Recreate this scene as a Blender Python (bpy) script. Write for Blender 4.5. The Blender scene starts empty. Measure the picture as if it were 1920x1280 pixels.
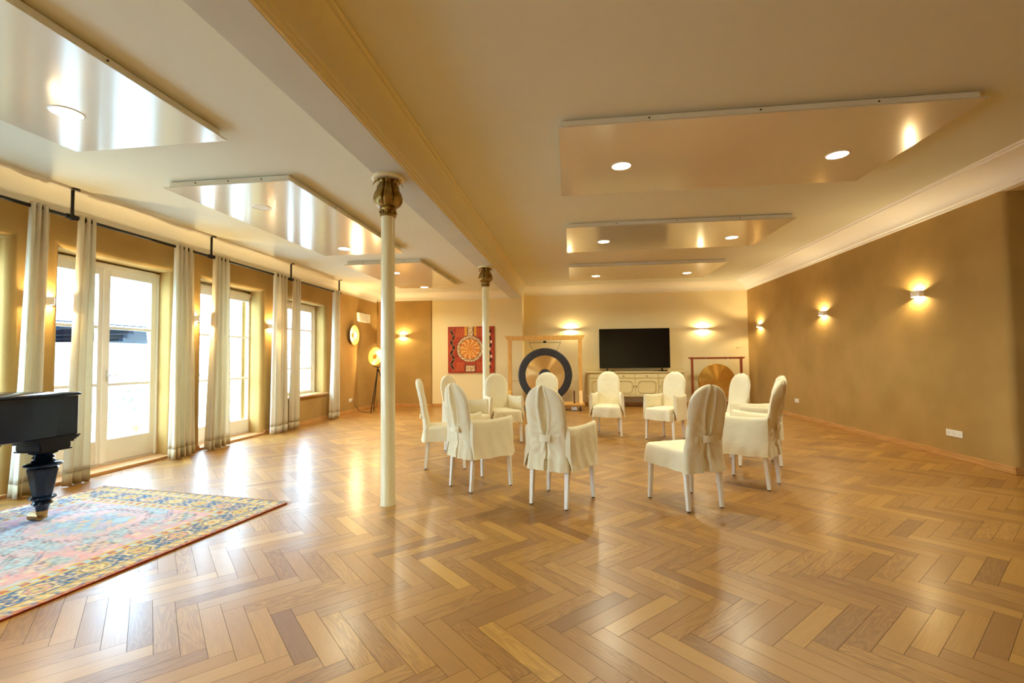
import bpy, bmesh, math, random
from math import sin, cos, pi, sqrt, radians
from mathutils import Vector, Matrix, noise

S = bpy.context.scene
COL = S.collection
random.seed(7)

# ------------------------------------------------------------------ camera
EYE = Vector((0, 0, 1.25))
F_PX, YAW, PIT, ROL = 874.33, .1238, .03811, -.00955
fw = Vector((-sin(YAW)*cos(PIT), cos(YAW)*cos(PIT), sin(PIT)))
rt = Vector((cos(YAW), sin(YAW), 0)); up = rt.cross(fw)
r2 = rt*cos(ROL) + up*sin(ROL); u2 = up*cos(ROL) - rt*sin(ROL)
cd = bpy.data.cameras.new('camera'); cam = bpy.data.objects.new('camera', cd); COL.objects.link(cam)
cam.matrix_world = Matrix(((r2.x, u2.x, -fw.x, 0), (r2.y, u2.y, -fw.y, 0), (r2.z, u2.z, -fw.z, EYE.z), (0, 0, 0, 1)))
cd.sensor_width = 36; cd.lens = F_PX/1920*36; cd.clip_start = .05; cd.clip_end = 200
S.camera = cam

# ------------------------------------------------------------------ world, exposure
W = bpy.data.worlds.new('world'); S.world = W; W.use_nodes = True
bg = W.node_tree.nodes['Background']; bg.inputs[0].default_value = (.50, .77, 1, 1); bg.inputs[1].default_value = 25.0
S.view_settings.view_transform = 'Standard'; S.view_settings.look = 'None'
S.view_settings.gamma = 1; S.view_settings.use_curve_mapping = False
S.view_settings.exposure = 0.0
cy = S.cycles
cy.use_denoising = True; cy.max_bounces = 10; cy.diffuse_bounces = 6; cy.glossy_bounces = 5
cy.transmission_bounces = 6; cy.transparent_max_bounces = 12; cy.caustics_reflective = False; cy.caustics_refractive = False
cy.sample_clamp_indirect = 6
WARM = (1, .66, .30)
P_DOWN, P_SCONCE = 31, 58

# ------------------------------------------------------------------ materials
def srgb(r, g, b):
    f = lambda c: ((c/255+.055)/1.055)**2.4 if c > 10 else c/255/12.92
    return (f(r), f(g), f(b), 1)
def mat(name, col, rough=.6, metal=0, coat=0, spec=.5, **kw):
    m = bpy.data.materials.new(name); m.use_nodes = True
    b = m.node_tree.nodes['Principled BSDF']
    b.inputs['Base Color'].default_value = col if len(col) == 4 else (*col, 1)
    b.inputs['Roughness'].default_value = rough; b.inputs['Metallic'].default_value = metal
    b.inputs['Coat Weight'].default_value = coat; b.inputs['Specular IOR Level'].default_value = spec
    for k, v in kw.items(): b.inputs[k.replace('_', ' ')].default_value = v
    return m
def N(m, t, **kw):
    n = m.node_tree.nodes.new(t)
    for k, v in kw.items(): setattr(n, k, v)
    return n
def L(m, a, b): m.node_tree.links.new(a, b)
def bsdf(m): return m.node_tree.nodes['Principled BSDF']
def noisy(m, c2, scale=3, amt=.5, bump=0, bscale=60, detail=4, stretch=None, bdist=.002):
    """mottle the base colour towards c2 and add a fine bump"""
    b = bsdf(m); tc = N(m, 'ShaderNodeTexCoord'); src = tc.outputs['Object']
    if stretch:
        mp = N(m, 'ShaderNodeMapping'); mp.inputs['Scale'].default_value = stretch; L(m, src, mp.inputs[0]); src = mp.outputs[0]
    nz = N(m, 'ShaderNodeTexNoise'); nz.inputs['Scale'].default_value = scale; nz.inputs['Detail'].default_value = detail
    L(m, src, nz.inputs['Vector'])
    rp = N(m, 'ShaderNodeMapRange'); rp.inputs[1].default_value = .35; rp.inputs[2].default_value = .65; rp.inputs[4].default_value = amt
    L(m, nz.outputs[0], rp.inputs[0])
    mx = N(m, 'ShaderNodeMix', data_type='RGBA'); mx.inputs[6].default_value = b.inputs['Base Color'].default_value[:]; mx.inputs[7].default_value = c2
    L(m, rp.outputs[0], mx.inputs[0]); L(m, mx.outputs[2], b.inputs['Base Color'])
    if bump:
        n2 = N(m, 'ShaderNodeTexNoise'); n2.inputs['Scale'].default_value = bscale; n2.inputs['Detail'].default_value = 3; L(m, src, n2.inputs['Vector'])
        bp = N(m, 'ShaderNodeBump'); bp.inputs['Strength'].default_value = bump; bp.inputs['Distance'].default_value = bdist
        L(m, n2.outputs[0], bp.inputs['Height']); L(m, bp.outputs[0], b.inputs['Normal'])
    return m
def emit(name, col, s):
    m = mat(name, (0, 0, 0, 1)); b = bsdf(m)
    b.inputs['Emission Color'].default_value = (*col, 1); b.inputs['Emission Strength'].default_value = s
    return m

M = {}
M['clay'] = noisy(mat('clay_plaster', srgb(178, 142, 82), .95, spec=.15), srgb(161, 128, 72), 1.6, .8, .25, 25, bdist=.004)
M['cream'] = noisy(mat('cream_paint', srgb(236, 218, 168), .85, spec=.2), srgb(230, 212, 160), 2, .4)
M['ceil'] = noisy(mat('ceiling_paint', srgb(222, 221, 204), .9, spec=.2), srgb(216, 214, 194), .8, .5, .05, 8)
M['white'] = mat('white_gloss_paint', srgb(250, 250, 248), .3)
M['cove'] = mat('cove_paint', srgb(238, 232, 214), .8, spec=.2)
M['ivory'] = mat('ivory_gloss_paint', srgb(232, 222, 180), .22, coat=.4)
M['panel'] = mat('glossy_panel_enamel', srgb(214, 208, 190), .22, coat=1, Coat_Roughness=.13, Coat_IOR=1.8)
M['pframe'] = mat('panel_frame_metal', srgb(240, 236, 224), .4)
M['bronze'] = noisy(mat('gilded_bronze', srgb(168, 136, 72), .3, .8), srgb(112, 84, 38), 14, .8)
M['iron'] = mat('black_iron', srgb(38, 36, 36), .45, .6)
M['black'] = mat('piano_black_lacquer', srgb(7, 24, 44), .16, spec=.35)
M['brass'] = mat('worn_brass', srgb(170, 135, 80), .3, 1)
M['rubber'] = mat('black_rubber', srgb(18, 18, 20), .6)
M['plastic'] = mat('white_plastic', srgb(232, 228, 214), .4)
M['tvblack'] = mat('tv_screen', srgb(8, 8, 9), .08, spec=.5)
M['tvframe'] = mat('tv_frame', srgb(14, 14, 15), .35)
M['chairpaint'] = mat('white_leg_paint', srgb(240, 238, 226), .35)
M['chrome'] = mat('satin_metal', srgb(200, 196, 188), .25, 1)
M['lampbody'] = mat('white_lamp_body', srgb(240, 232, 215), .35)
M['goldleaf'] = noisy(mat('gold_leaf', srgb(240, 176, 84), .38, .7), srgb(200, 120, 45), 20, .6)
M['led'] = emit('warm_led', (1, .86, .62), 22)
M['bulb'] = emit('warm_bulb', (1, .78, .45), 35)
M['seam'] = mat('dark_gap', srgb(60, 42, 24), .9)
M['outwall'] = mat('outside_render', srgb(235, 235, 230), .9)
M['outground'] = noisy(mat('outside_paving', srgb(215, 212, 205), .9), srgb(190, 190, 180), 2, .5)
M['slate'] = mat('roof_slate', srgb(20, 30, 44), .8, spec=.1)
M['leaf'] = noisy(mat('shrub_leaf', srgb(110, 120, 80), .7), srgb(70, 80, 60), 9, .8)

def wood(name, c1, c2, axis_scale, rough=.45, coat=0):
    return noisy(mat(name, c1, rough, coat=coat), c2, 6, .9, .1, 40, stretch=axis_scale)
M['skirt'] = wood('skirting_pine', srgb(204, 154, 88), srgb(180, 126, 64), (3, .5, 8))
M['sill'] = wood('sill_oak', srgb(206, 160, 106), srgb(178, 126, 76), (4, .6, 8))
M['pine'] = wood('gong_frame_pine', srgb(224, 174, 90), srgb(204, 146, 62), (6, 6, .9))
M['redwood'] = wood('gong_frame_redwood', srgb(150, 70, 30), srgb(120, 50, 20), (6, 6, .9))
M['sidetrim_gapshade'] = mat('sideboard_trim_and_gap_shade', srgb(196, 176, 116), .4)  # darker paint for the mouldings; on the body it stands in for gap shade
M['side'] = mat('sideboard_cream_paint', srgb(224, 208, 150), .35)

def fabric(name, c, c2, trans=0, bump=.5):
    m = noisy(mat(name, c, .95, spec=.15), c2, 5, .5, bump, 7, detail=5, bdist=.02)
    b = bsdf(m); b.inputs['Sheen Weight'].default_value = .2
    if trans:
        nt = m.node_tree; tr = N(m, 'ShaderNodeBsdfTranslucent'); tr.inputs[0].default_value = c
        mx = N(m, 'ShaderNodeMixShader'); mx.inputs[0].default_value = trans
        out = nt.nodes['Material Output']; L(m, b.outputs[0], mx.inputs[1]); L(m, tr.outputs[0], mx.inputs[2]); L(m, mx.outputs[0], out.inputs[0])
    return m
M['cover'] = fabric('slipcover_cotton', srgb(232, 220, 186), srgb(222, 208, 170))
M['curtain'] = fabric('curtain_linen', srgb(240, 232, 212), srgb(228, 216, 190), .5, .15)
M['sheer'] = fabric('sheer_linen', srgb(246, 242, 230), srgb(232, 220, 196), .62, .1)
M['hem'] = fabric('curtain_hem', srgb(214, 196, 158), srgb(200, 182, 144), .3, .1)

# clear pane: mostly transparent, with a real fresnel reflection
g = bpy.data.materials.new('window_glass'); g.use_nodes = True; nt = g.node_tree; nt.nodes.clear()
o_ = nt.nodes.new('ShaderNodeOutputMaterial'); tr = nt.nodes.new('ShaderNodeBsdfTransparent'); tr.inputs[0].default_value = (.96, .98, 1, 1)
gl = nt.nodes.new('ShaderNodeBsdfGlossy'); gl.inputs['Roughness'].default_value = .02
fr = nt.nodes.new('ShaderNodeLayerWeight'); fr.inputs[0].default_value = .5; mx = nt.nodes.new('ShaderNodeMixShader')
pw = nt.nodes.new('ShaderNodeMath'); pw.operation = 'POWER'; pw.inputs[1].default_value = 4
ml = nt.nodes.new('ShaderNodeMath'); ml.operation = 'MULTIPLY_ADD'; ml.inputs[1].default_value = .6; ml.inputs[2].default_value = .03
nt.links.new(fr.outputs[1], pw.inputs[0]); nt.links.new(pw.outputs[0], ml.inputs[0]); nt.links.new(ml.outputs[0], mx.inputs[0]); nt.links.new(tr.outputs[0], mx.inputs[1]); nt.links.new(gl.outputs[0], mx.inputs[2]); nt.links.new(mx.outputs[0], o_.inputs[0])
M['glass'] = g

# vertex-coloured material (patterns woven or painted into the thing itself)
def vcol_mat(name, rough, bump=0, bscale=300, sheen=0, spec=.3):
    m = mat(name, (1, 1, 1, 1), rough, spec=spec); a = N(m, 'ShaderNodeVertexColor', layer_name='col')
    L(m, a.outputs[0], bsdf(m).inputs['Base Color'])
    if bump:
        n2 = N(m, 'ShaderNodeTexNoise'); n2.inputs['Scale'].default_value = bscale
        tc = N(m, 'ShaderNodeTexCoord'); L(m, tc.outputs['Object'], n2.inputs['Vector'])
        bp = N(m, 'ShaderNodeBump'); bp.inputs['Strength'].default_value = bump; bp.inputs['Distance'].default_value = .003
        L(m, n2.outputs[0], bp.inputs['Height']); L(m, bp.outputs[0], bsdf(m).inputs['Normal'])
    return m
M['rug'] = vcol_mat('woven_rug_wool', .95, .6, 220, spec=.1)
M['paint'] = vcol_mat('canvas_paint', .5, .4, 160)
M['floorwood'] = None

# ------------------------------------------------------------------ mesh helpers
class MB:
    def __init__(s): s.v = []; s.f = []
    def add(s, vs, fs):
        o = len(s.v); s.v += [tuple(v) for v in vs]; s.f += [tuple(i+o for i in f) for f in fs]; return s
    def box(s, x0, x1, y0, y1, z0, z1):
        vs = [(x, y, z) for x in (x0, x1) for y in (y0, y1) for z in (z0, z1)]
        return s.add(vs, [(0, 1, 3, 2), (4, 6, 7, 5), (0, 4, 5, 1), (2, 3, 7, 6), (0, 2, 6, 4), (1, 5, 7, 3)])
    def grid(s, rows, closed=False):
        n = len(rows[0]); vs = [p for r in rows for p in r]; fs = []
        for i in range(len(rows)-1):
            for j in range(n if closed else n-1):
                k = (j+1) % n
                fs.append((i*n+j, i*n+k, (i+1)*n+k, (i+1)*n+j))
        return s.add(vs, fs)
    def loops(s, rows, cap0=True, cap1=True):
        o = len(s.v); n = len(rows[0]); s.grid(rows, True)
        if cap0: s.f.append(tuple(o+j for j in reversed(range(n))))
        if cap1: s.f.append(tuple(o+(len(rows)-1)*n+j for j in range(n)))
        return s
    def lathe(s, prof, n=32, c=(0, 0), mod=None, cap0=True, cap1=True):
        rows = []
        for r, z in prof:
            rows.append([(c[0]+(mod(r, z, 2*pi*j/n) if mod else r)*cos(2*pi*j/n), c[1]+(mod(r, z, 2*pi*j/n) if mod else r)*sin(2*pi*j/n), z) for j in range(n)])
        return s.loops(rows, cap0, cap1)
    def tube(s, pts, r, n=10, cap=True):
        pts = [Vector(p) for p in pts]; rows = []; prev = None
        for i, p in enumerate(pts):
            t = (pts[min(i+1, len(pts)-1)]-pts[max(i-1, 0)]).normalized()
            if prev is None:
                a = Vector((0, 0, 1)) if abs(t.z) < .9 else Vector((1, 0, 0)); u = t.cross(a).normalized()
            else:
                u = (prev-t*prev.dot(t)).normalized()
            prev = u; w = t.cross(u); rr = r[i] if isinstance(r, (list, tuple)) else r
            rows.append([tuple(p+(u*cos(2*pi*j/n)+w*sin(2*pi*j/n))*rr) for j in range(n)])
        return s.loops(rows, cap, cap)
    def torus(s, c, R, r, axis='y', n=24, m=8):
        rows = []
        for i in range(n+1):
            a = 2*pi*i/n; row = []
            for j in range(m):
                b = 2*pi*j/m; q = R+r*cos(b); p = (q*cos(a), q*sin(a), r*sin(b))
                if axis == 'y': p = (p[0], p[2], p[1])
                if axis == 'x': p = (p[2], p[0], p[1])
                row.append((c[0]+p[0], c[1]+p[1], c[2]+p[2]))
            rows.append(row)
        return s.grid(rows, True)
    def xf(s, mtx):
        s.v = [tuple(mtx @ Vector(v)) for v in s.v]; return s
    def build(s, name, m, parent=None, smooth=False, bevel=0, loc=None, segs=2):
        me = bpy.data.meshes.new(name); me.from_pydata(s.v, [], s.f)
        bm = bmesh.new(); bm.from_mesh(me); bmesh.ops.recalc_face_normals(bm, faces=bm.faces)
        if bevel:
            es = [e for e in bm.edges if len(e.link_faces) == 2 and e.calc_face_angle(0) > .5]
            bmesh.ops.bevel(bm, geom=es, offset=bevel, segments=segs, affect='EDGES', clamp_overlap=True)
        bm.to_mesh(me); bm.free()
        me.materials.append(m)
        if smooth:
            for p in me.polygons: p.use_smooth = True
            me.set_sharp_from_angle(angle=radians(50 if smooth is True else smooth))
        o = bpy.data.objects.new(name, me); COL.objects.link(o)
        if parent: o.parent = parent
        if loc: o.location = loc
        return o
def tag(o, label=None, cat=None, group=None, kind=None):
    if label: o['label'] = label
    if cat: o['category'] = cat
    if group: o['group'] = group
    if kind: o['kind'] = kind
    return o
def thing(name, loc, label, cat, rz=0, group=None):
    o = bpy.data.objects.new(name, None); COL.objects.link(o); o.location = loc; o.rotation_euler.z = rz; o.empty_display_size = .1
    return tag(o, label, cat, group)
def struct(o, label=None): return tag(o, label, kind='structure')
def dup(root, loc, rz=0, label=None, group=None):
    r = root.copy(); COL.objects.link(r); r.location = loc; r.rotation_euler.z = rz
    if label: r['label'] = label
    if group: r['group'] = group
    def rec(a, b):
        for ch in list(a.children):
            c = ch.copy(); COL.objects.link(c); c.parent = b; rec(ch, c)
    rec(root, r)
    return r
def lamp(name, kind, loc, power, parent=None, color=WARM, **kw):
    d = bpy.data.lights.new(name, kind); d.energy = power; d.color = color
    for k, v in kw.items(): setattr(d, k, v)
    o = bpy.data.objects.new(name, d); COL.objects.link(o); o.location = loc
    if parent: o.parent = parent
    return o
def lerp(a, b, t): return a+(b-a)*t
def fbm(x, y, z=0): return noise.noise(Vector((x, y, z)))

# ================================================================== ROOM SHELL
XL, XR, YB, YBL, YF = -5.25, 4.59, 12.75, 12.25, -3.0
CL, CR = 3.06, 3.2            # ceiling heights left and right of the beam
R_END = 5.51                  # where the clay wall on the right ends
# ---- herringbone floor
m = mat('oak_herringbone', (1, 1, 1, 1), .4, spec=.65, coat=.5, Coat_Roughness=.23, Coat_IOR=1.5)
at_ = N(m, 'ShaderNodeVertexColor', layer_name='blk'); sp = N(m, 'ShaderNodeSeparateColor'); L(m, at_.outputs[0], sp.inputs[0])
uv = N(m, 'ShaderNodeUVMap', uv_map='UVMap'); suv = N(m, 'ShaderNodeSeparateXYZ'); L(m, uv.outputs[0], suv.inputs[0])
def mth(op, a, b=None):
    n = N(m, 'ShaderNodeMath', operation=op)
    for i, q in enumerate((a, b)):
        if q is None: continue
        if isinstance(q, (int, float)): n.inputs[i].default_value = q
        else: L(m, q, n.inputs[i])
    return n.outputs[0]
rz_ = mth('MULTIPLY', sp.outputs[1], 60)
cmb = N(m, 'ShaderNodeCombineXYZ'); L(m, mth('MULTIPLY', suv.outputs[0], 2.2), cmb.inputs[0]); L(m, mth('MULTIPLY', suv.outputs[1], 16), cmb.inputs[1]); L(m, rz_, cmb.inputs[2])
n1 = N(m, 'ShaderNodeTexNoise'); n1.inputs['Scale'].default_value = 1; n1.inputs['Detail'].default_value = 2; n1.inputs['Distortion'].default_value = .6; L(m, cmb.outputs[0], n1.inputs[0])
rings = mth('SINE', mth('MULTIPLY', n1.outputs[0], 58))       # cathedral figure
cm2 = N(m, 'ShaderNodeCombineXYZ'); L(m, mth('MULTIPLY', suv.outputs[0], 9), cm2.inputs[0]); L(m, mth('MULTIPLY', suv.outputs[1], 260), cm2.inputs[1]); L(m, rz_, cm2.inputs[2])
n2 = N(m, 'ShaderNodeTexNoise'); n2.inputs['Scale'].default_value = 1; n2.inputs['Detail'].default_value = 3; L(m, cm2.outputs[0], n2.inputs[0])
fig = mth('MULTIPLY', mth('MULTIPLY', mth('ADD', rings, 1.0), .28), sp.outputs[2])
ramp = N(m, 'ShaderNodeValToRGB'); cr = ramp.color_ramp
cr.elements[0].position = 0; cr.elements[0].color = srgb(138, 91, 36)
cr.elements[1].position = 1; cr.elements[1].color = srgb(198, 149, 60)
e = cr.elements.new(.5); e.color = srgb(172, 122, 48)
L(m, sp.outputs[0], ramp.inputs[0])
mxa = N(m, 'ShaderNodeMix', data_type='RGBA', blend_type='MULTIPLY'); mxa.inputs[7].default_value = srgb(176, 150, 118)
L(m, ramp.outputs[0], mxa.inputs[6]); L(m, fig, mxa.inputs[0])
mxb = N(m, 'ShaderNodeMix', data_type='RGBA', blend_type='MULTIPLY'); mxb.inputs[7].default_value = srgb(196, 176, 146)
L(m, mxa.outputs[2], mxb.inputs[6]); L(m, mth('MULTIPLY', n2.outputs[0], .75), mxb.inputs[0]); L(m, mxb.outputs[2], bsdf(m).inputs['Base Color'])
L(m, mth('ADD', mth('MULTIPLY', sp.outputs[1], .10), .40), bsdf(m).inputs['Roughness'])
bp = N(m, 'ShaderNodeBump'); bp.inputs['Strength'].default_value = .12; bp.inputs['Distance'].default_value = .001
L(m, n2.outputs[0], bp.inputs['Height']); L(m, bp.outputs[0], bsdf(m).inputs['Normal']); L(m, bp.outputs[0], bsdf(m).inputs['Coat Normal'])
M['floorwood'] = m
def build_floor():
    Lb, w = .4865, .0918; a = Vector((1, 1))/sqrt(2); b = Vector((-1, 1))/sqrt(2); O = Vector((-.969, 2.187)); gap = .0009
    vs, fs, cols, uvs = [], [], [], []
    rg = random.Random(3)
    for i in range(-90, 90):
        for j in range(-24, 24):
            for hv in (0, 1):
                u0 = i*w+j*Lb; v0 = -i*w+j*Lb
                if hv == 0: U, V = (u0, u0+Lb), (v0, v0+w)
                else: U, V = (u0+Lb, u0+Lb+w), (v0, v0+Lb)
                c = O+a*(U[0]+U[1])/2+b*(V[0]+V[1])/2
                if not (-5.5 < c.x < 6.4 and -3.1 < c.y < 12.95) or (c.x > 4.8 and c.y > 5.7): continue
                U = (U[0]+gap, U[1]-gap); V = (V[0]+gap, V[1]-gap)
                k = len(vs)
                tilt = rg.uniform(-1, 1)*.00012; tl2 = rg.uniform(-1, 1)*.0002
                for n_, (uu, vv) in enumerate(((U[0], V[0]), (U[1], V[0]), (U[1], V[1]), (U[0], V[1]))):
                    p = O+a*uu+b*vv
                    along = (n_ in (1, 2)) if hv == 0 else (n_ in (2, 3)); side = (n_ in (2, 3)) if hv == 0 else (n_ in (1, 2))
                    vs.append((p.x, p.y, (tilt if side else -tilt)+(tl2 if along else -tl2)-.0005))
                    uvs.append((Lb*along, w*side) if hv == 0 else (Lb*along, w*side))
                fs.append((k, k+1, k+2, k+3))
                tone = min(1, max(0, rg.gauss(.50, .16))); figv = rg.random(); figv = .9*figv if figv > .55 else .15*figv
                cols.append((tone, rg.random(), figv, 1))
    nb = len(fs)
    for z in (-.002, -.12):
        k = len(vs); vs += [(-5.55, -3.1, z), (6.5, -3.1, z), (6.5, 12.9, z), (-5.55, 12.9, z)]; fs.append((k, k+1, k+2, k+3)); uvs += [(0, 0)]*4; cols.append((0, 0, 0, 1))
    me = bpy.data.meshes.new('floor'); me.from_pydata(vs, [], fs)
    me.color_attributes.new('blk', 'FLOAT_COLOR', 'CORNER'); me.uv_layers.new(name='UVMap')
    me.color_attributes['blk'].data.foreach_set('color', [q for c in cols for _ in range(4) for q in c])
    me.uv_layers['UVMap'].data.foreach_set('uv', [q for u_ in uvs for q in u_])
    me.materials.append(M['floorwood']); me.materials.append(M['seam'])
    me.polygons.foreach_set('material_index', [0]*nb+[1, 1]); me.update()
    o = bpy.data.objects.new('floor', me); COL.objects.link(o); return o
struct(build_floor())

# ---- left wall with deep window openings: (y0, y1, z0, z1)
OPEN = [(-2.3, -.75, .0, 2.5), (.0, 1.45, .0, 2.5), (2.25, 3.80, .0, 2.49), (4.17, 5.64, .0, 2.50), (6.06, 7.47, .0, 2.50), (8.12, 9.56, .54, 2.48)]
def left_wall():
    """clay wall; every opening has a softly rounded reveal"""
    X0, X1, R_ = XL, -5.70, .07
    E_ = [(a-.03, b+.03, c-(.03 if c > .1 else 0), d+.03) for a, b, c, d in OPEN]
    ys = sorted({YF-.2, YB+.2, *[o[0] for o in E_], *[o[1] for o in E_]}); zs = sorted({-.1, 2.82, *[o[2] for o in E_], *[o[3] for o in E_]})
    mb = MB()
    for x in (X0, X1):
        for i in range(len(ys)-1):
            for j in range(len(zs)-1):
                y, z = (ys[i]+ys[i+1])/2, (zs[j]+zs[j+1])/2
                if not any(a < y < b and c < z < d for a, b, c, d in E_):
                    mb.add([(x, ys[i], zs[j]), (x, ys[i+1], zs[j]), (x, ys[i+1], zs[j+1]), (x, ys[i], zs[j+1])], [(0, 1, 2, 3)])
    for a, b, c, d in E_:
        rows = []
        for k in range(10):
            if k < 9: q = pi/2*k/8; off, x = R_*sin(q)*1.0, X0-R_*(1-cos(q))
            else: off, x = R_, X1; b += .13; d += .02
            lo = off if c > .1 else 0
            rows.append([(x, a+off, c+lo), (x, b-off, c+lo), (x, b-off, d-off), (x, a+off, d-off)])
        mb.grid(rows, True)
    o = mb.build('wall_left', M['clay'])
    bm = bmesh.new(); bm.from_mesh(o.data); bmesh.ops.remove_doubles(bm, verts=bm.verts, dist=.0005); bm.to_mesh(o.data); bm.free()
    for p in o.data.polygons: p.use_smooth = True
    o.data.set_sharp_from_angle(angle=radians(30)); return o
struct(left_wall())
# cream band and cove above the clay on the left
def sweep_y(prof, y0, y1):   # prof in (x, z), open strip given thickness by closing it towards the ceiling corner
    return [[(x, y0, z) for x, z in prof], [(x, y1, z) for x, z in prof]]
def cove_pts(xa, za, xb, zb, n=8):
    return [(xa+(xb-xa)*(1-cos(t*pi/2/n)), za+(zb-za)*sin(t*pi/2/n)) for t in range(n+1)]
pr = [(-5.70, 2.80), (-5.262, 2.80), (-5.262, 2.84)]+cove_pts(-5.262, 2.84, -5.06, 3.05)+[(-5.05, 3.062), (-5.70, 3.062)]
struct(MB().loops(sweep_y(pr, YF, YBL+.3)).build('trim_left', M['cove'], smooth=40))
# back wall left bay, its pilaster edge, back wall right bay
struct(MB().box(-3.72, -1.25, YBL, YB+.2, 0, 2.90).build('wall_back_left', M['cream']))
struct(MB().box(-5.7, -3.705, YBL-.03, YB+.2, 0, 2.87).build('wall_back_clay', M['clay'], bevel=.02, smooth=40))
struct(MB().box(-5.7, -1.24, YBL+.01, YB+.2, 2.87, 3.2).build('wall_back_upper', M['cream']))
struct(MB().box(-1.25, XR+.3, YB, YB+.2, 0, 3.25).build('wall_back_right', M['cream']))
pr = [(YBL+.02, 2.865), (YBL-.012, 2.865), (YBL-.012, 2.885)]+[(y, z) for y, z in cove_pts(YBL-.012, 2.885, YBL-.20, 3.05)]+[(YBL-.21, 3.062), (YBL+.02, 3.062)]
struct(MB().loops([[(x, y, z) for y, z in pr] for x in (-5.4, -1.5)]).build('trim_back_left', M['cove'], smooth=40))
pr = [(YB+.02, 2.99), (YB-.03, 2.99), (YB-.03, 3.03), (YB-.05, 3.035)]+[(y, z) for y, z in cove_pts(YB-.05, 3.035, YB-.40, 3.17)]+[(YB-.42, 3.17), (YB-.46, 3.19), (YB-.47, 3.202), (YB+.02, 3.202)]
struct(MB().loops([[(x, y, z) for y, z in pr] for x in (-1.24, XR)]).build('trim_back_right', M['cove'], smooth=40))
# right wall (slightly rounded clay end), the darker return and the side recess
arc = [(XR+.06-.06*cos(pi/2*k/6), R_END+.06-.06*sin(pi/2*k/6)) for k in range(7)]
plan = [(XR, YB+.2)]+arc+[(6.6, R_END), (6.6, R_END+.3), (XR+.3, R_END+.3), (XR+.3, YB+.2)]
struct(MB().loops([[(x, y, z) for x, y in plan] for z in (0, 3.02)]).build('wall_right', M['clay'], smooth=40))
struct(MB().box(5.6, 6.7, YF, R_END+.1, 0, 3.2).build('wall_right_recess', M['clay']))  # unseen side wall, set closer in to keep the return dark
struct(MB().box(XR+.03, 6.7, YF, R_END+.3, 2.985, 3.2).build('ceiling_recess', M['cream']))
struct(MB().box(-5.7, 6.7, YF-.2, YF, 0, 3.25).build('wall_front', M['cream']))
pr = [(XR+.1, 2.995), (XR-.03, 2.995), (XR-.035, 3.02), (XR-.06, 3.03)]+cove_pts(XR-.06, 3.03, 4.17, 3.172)+[(4.15, 3.172), (4.145, 3.185), (4.11, 3.19), (4.10, 3.202), (XR+.1, 3.202)]
struct(MB().loops(sweep_y(pr, YF, YB)).build('trim_right', mat('cove_paint_window_lit', srgb(244, 243, 240), .8, spec=.2), smooth=40))  # whiter copy of the cove paint, cool window light put into its colour
# ceilings and beam
struct(MB().box(-5.7, -1.5, YF-.1, YB+.2, CL, CL+.2).build('ceiling', M['ceil']))
struct(MB().box(-1.32, XR+.4, YF-.1, YB+.2, CR, CR+.1).build('ceiling_right', M['ceil']))
def beam():
    rows = []
    for y in (YF, YBL+.02):
        t = (y-0)/12.25; xl, xr, xt = lerp(-1.735, -1.56, t), lerp(-1.43, -1.245, t), lerp(-1.262, -1.12, t)
        p = [(xl, 3.15), (xl, 2.88), (xr-.012, 2.88), (xr, 2.884), (xr, 2.905), (xr+.012, 2.915), (xr+.012, 2.935), (xr+.022, 2.945)]
        p += [(x, z) for x, z in cove_pts(xr+.024, 2.95, xt-.03, 3.165)] + [(xt-.03, 3.17), (xt-.025, 3.185), (xt, 3.188), (xt, 3.25), (xl, 3.25)]
        rows.append([(x, y, z) for x, z in p])
    o = MB().loops(rows).build('ceiling_beam', mat('beam_cream_paint', srgb(232, 224, 190), .8, spec=.2), smooth=40)
    MB().loops([[(lerp(-1.733, -1.558, t), y, 2.876), (lerp(-1.444, -1.259, t), y, 2.876), (lerp(-1.444, -1.259, t), y, 2.8805), (lerp(-1.733, -1.558, t), y, 2.8805)] for y, t in ((YF, -3/12.25), (YBL, 1))]).build('soffit', noisy(mat('soffit_grey_plaster', srgb(206, 205, 194), .9, spec=.1), srgb(196, 196, 184), 2, .6), o)
    return o
struct(beam())
# baseboards
def base(name, x0, x1, y0, y1, ax):
    b = MB().box(x0, x1, y0, y1, 0, .066)
    if ax == 'x+': b.box(x0, x1-.007, y0, y1, .066, .078)
    if ax == 'x-': b.box(x0+.007, x1, y0, y1, .066, .078)
    if ax == 'y-': b.box(x0, x1, y0+.007, y1, .066, .078)
    return struct(b.build(name, M['skirt'], bevel=.003))
base('baseboard_right', XR-.022, XR, R_END, YB, 'x-')
base('baseboard_return', XR-.022, 5.6, R_END-.022, R_END, 'y-')
base('baseboard_back_right', -1.25, XR-.022, YB-.022, YB, 'y-')
base('baseboard_back_left', -3.7, -1.25, YBL-.022, YBL, 'y-')
base('baseboard_back_clay', XL, -3.7, YBL-.052, YBL-.03, 'y-')
base('baseboard_left_far', XL, XL+.022, 7.47, YBL-.05, 'x+')
base('baseboard_left_pier', XL, XL+.022, 5.64, 6.06, 'x+')
base('baseboard_left_near', XL, XL+.022, 3.80, 4.17, 'x+')
# thin dado line on the back pilaster beside the big gong frame
struct(MB().box(-1.66, -1.27, YBL-.008, YBL, .674, .684).build('trim_1', M['skirt']))

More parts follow.
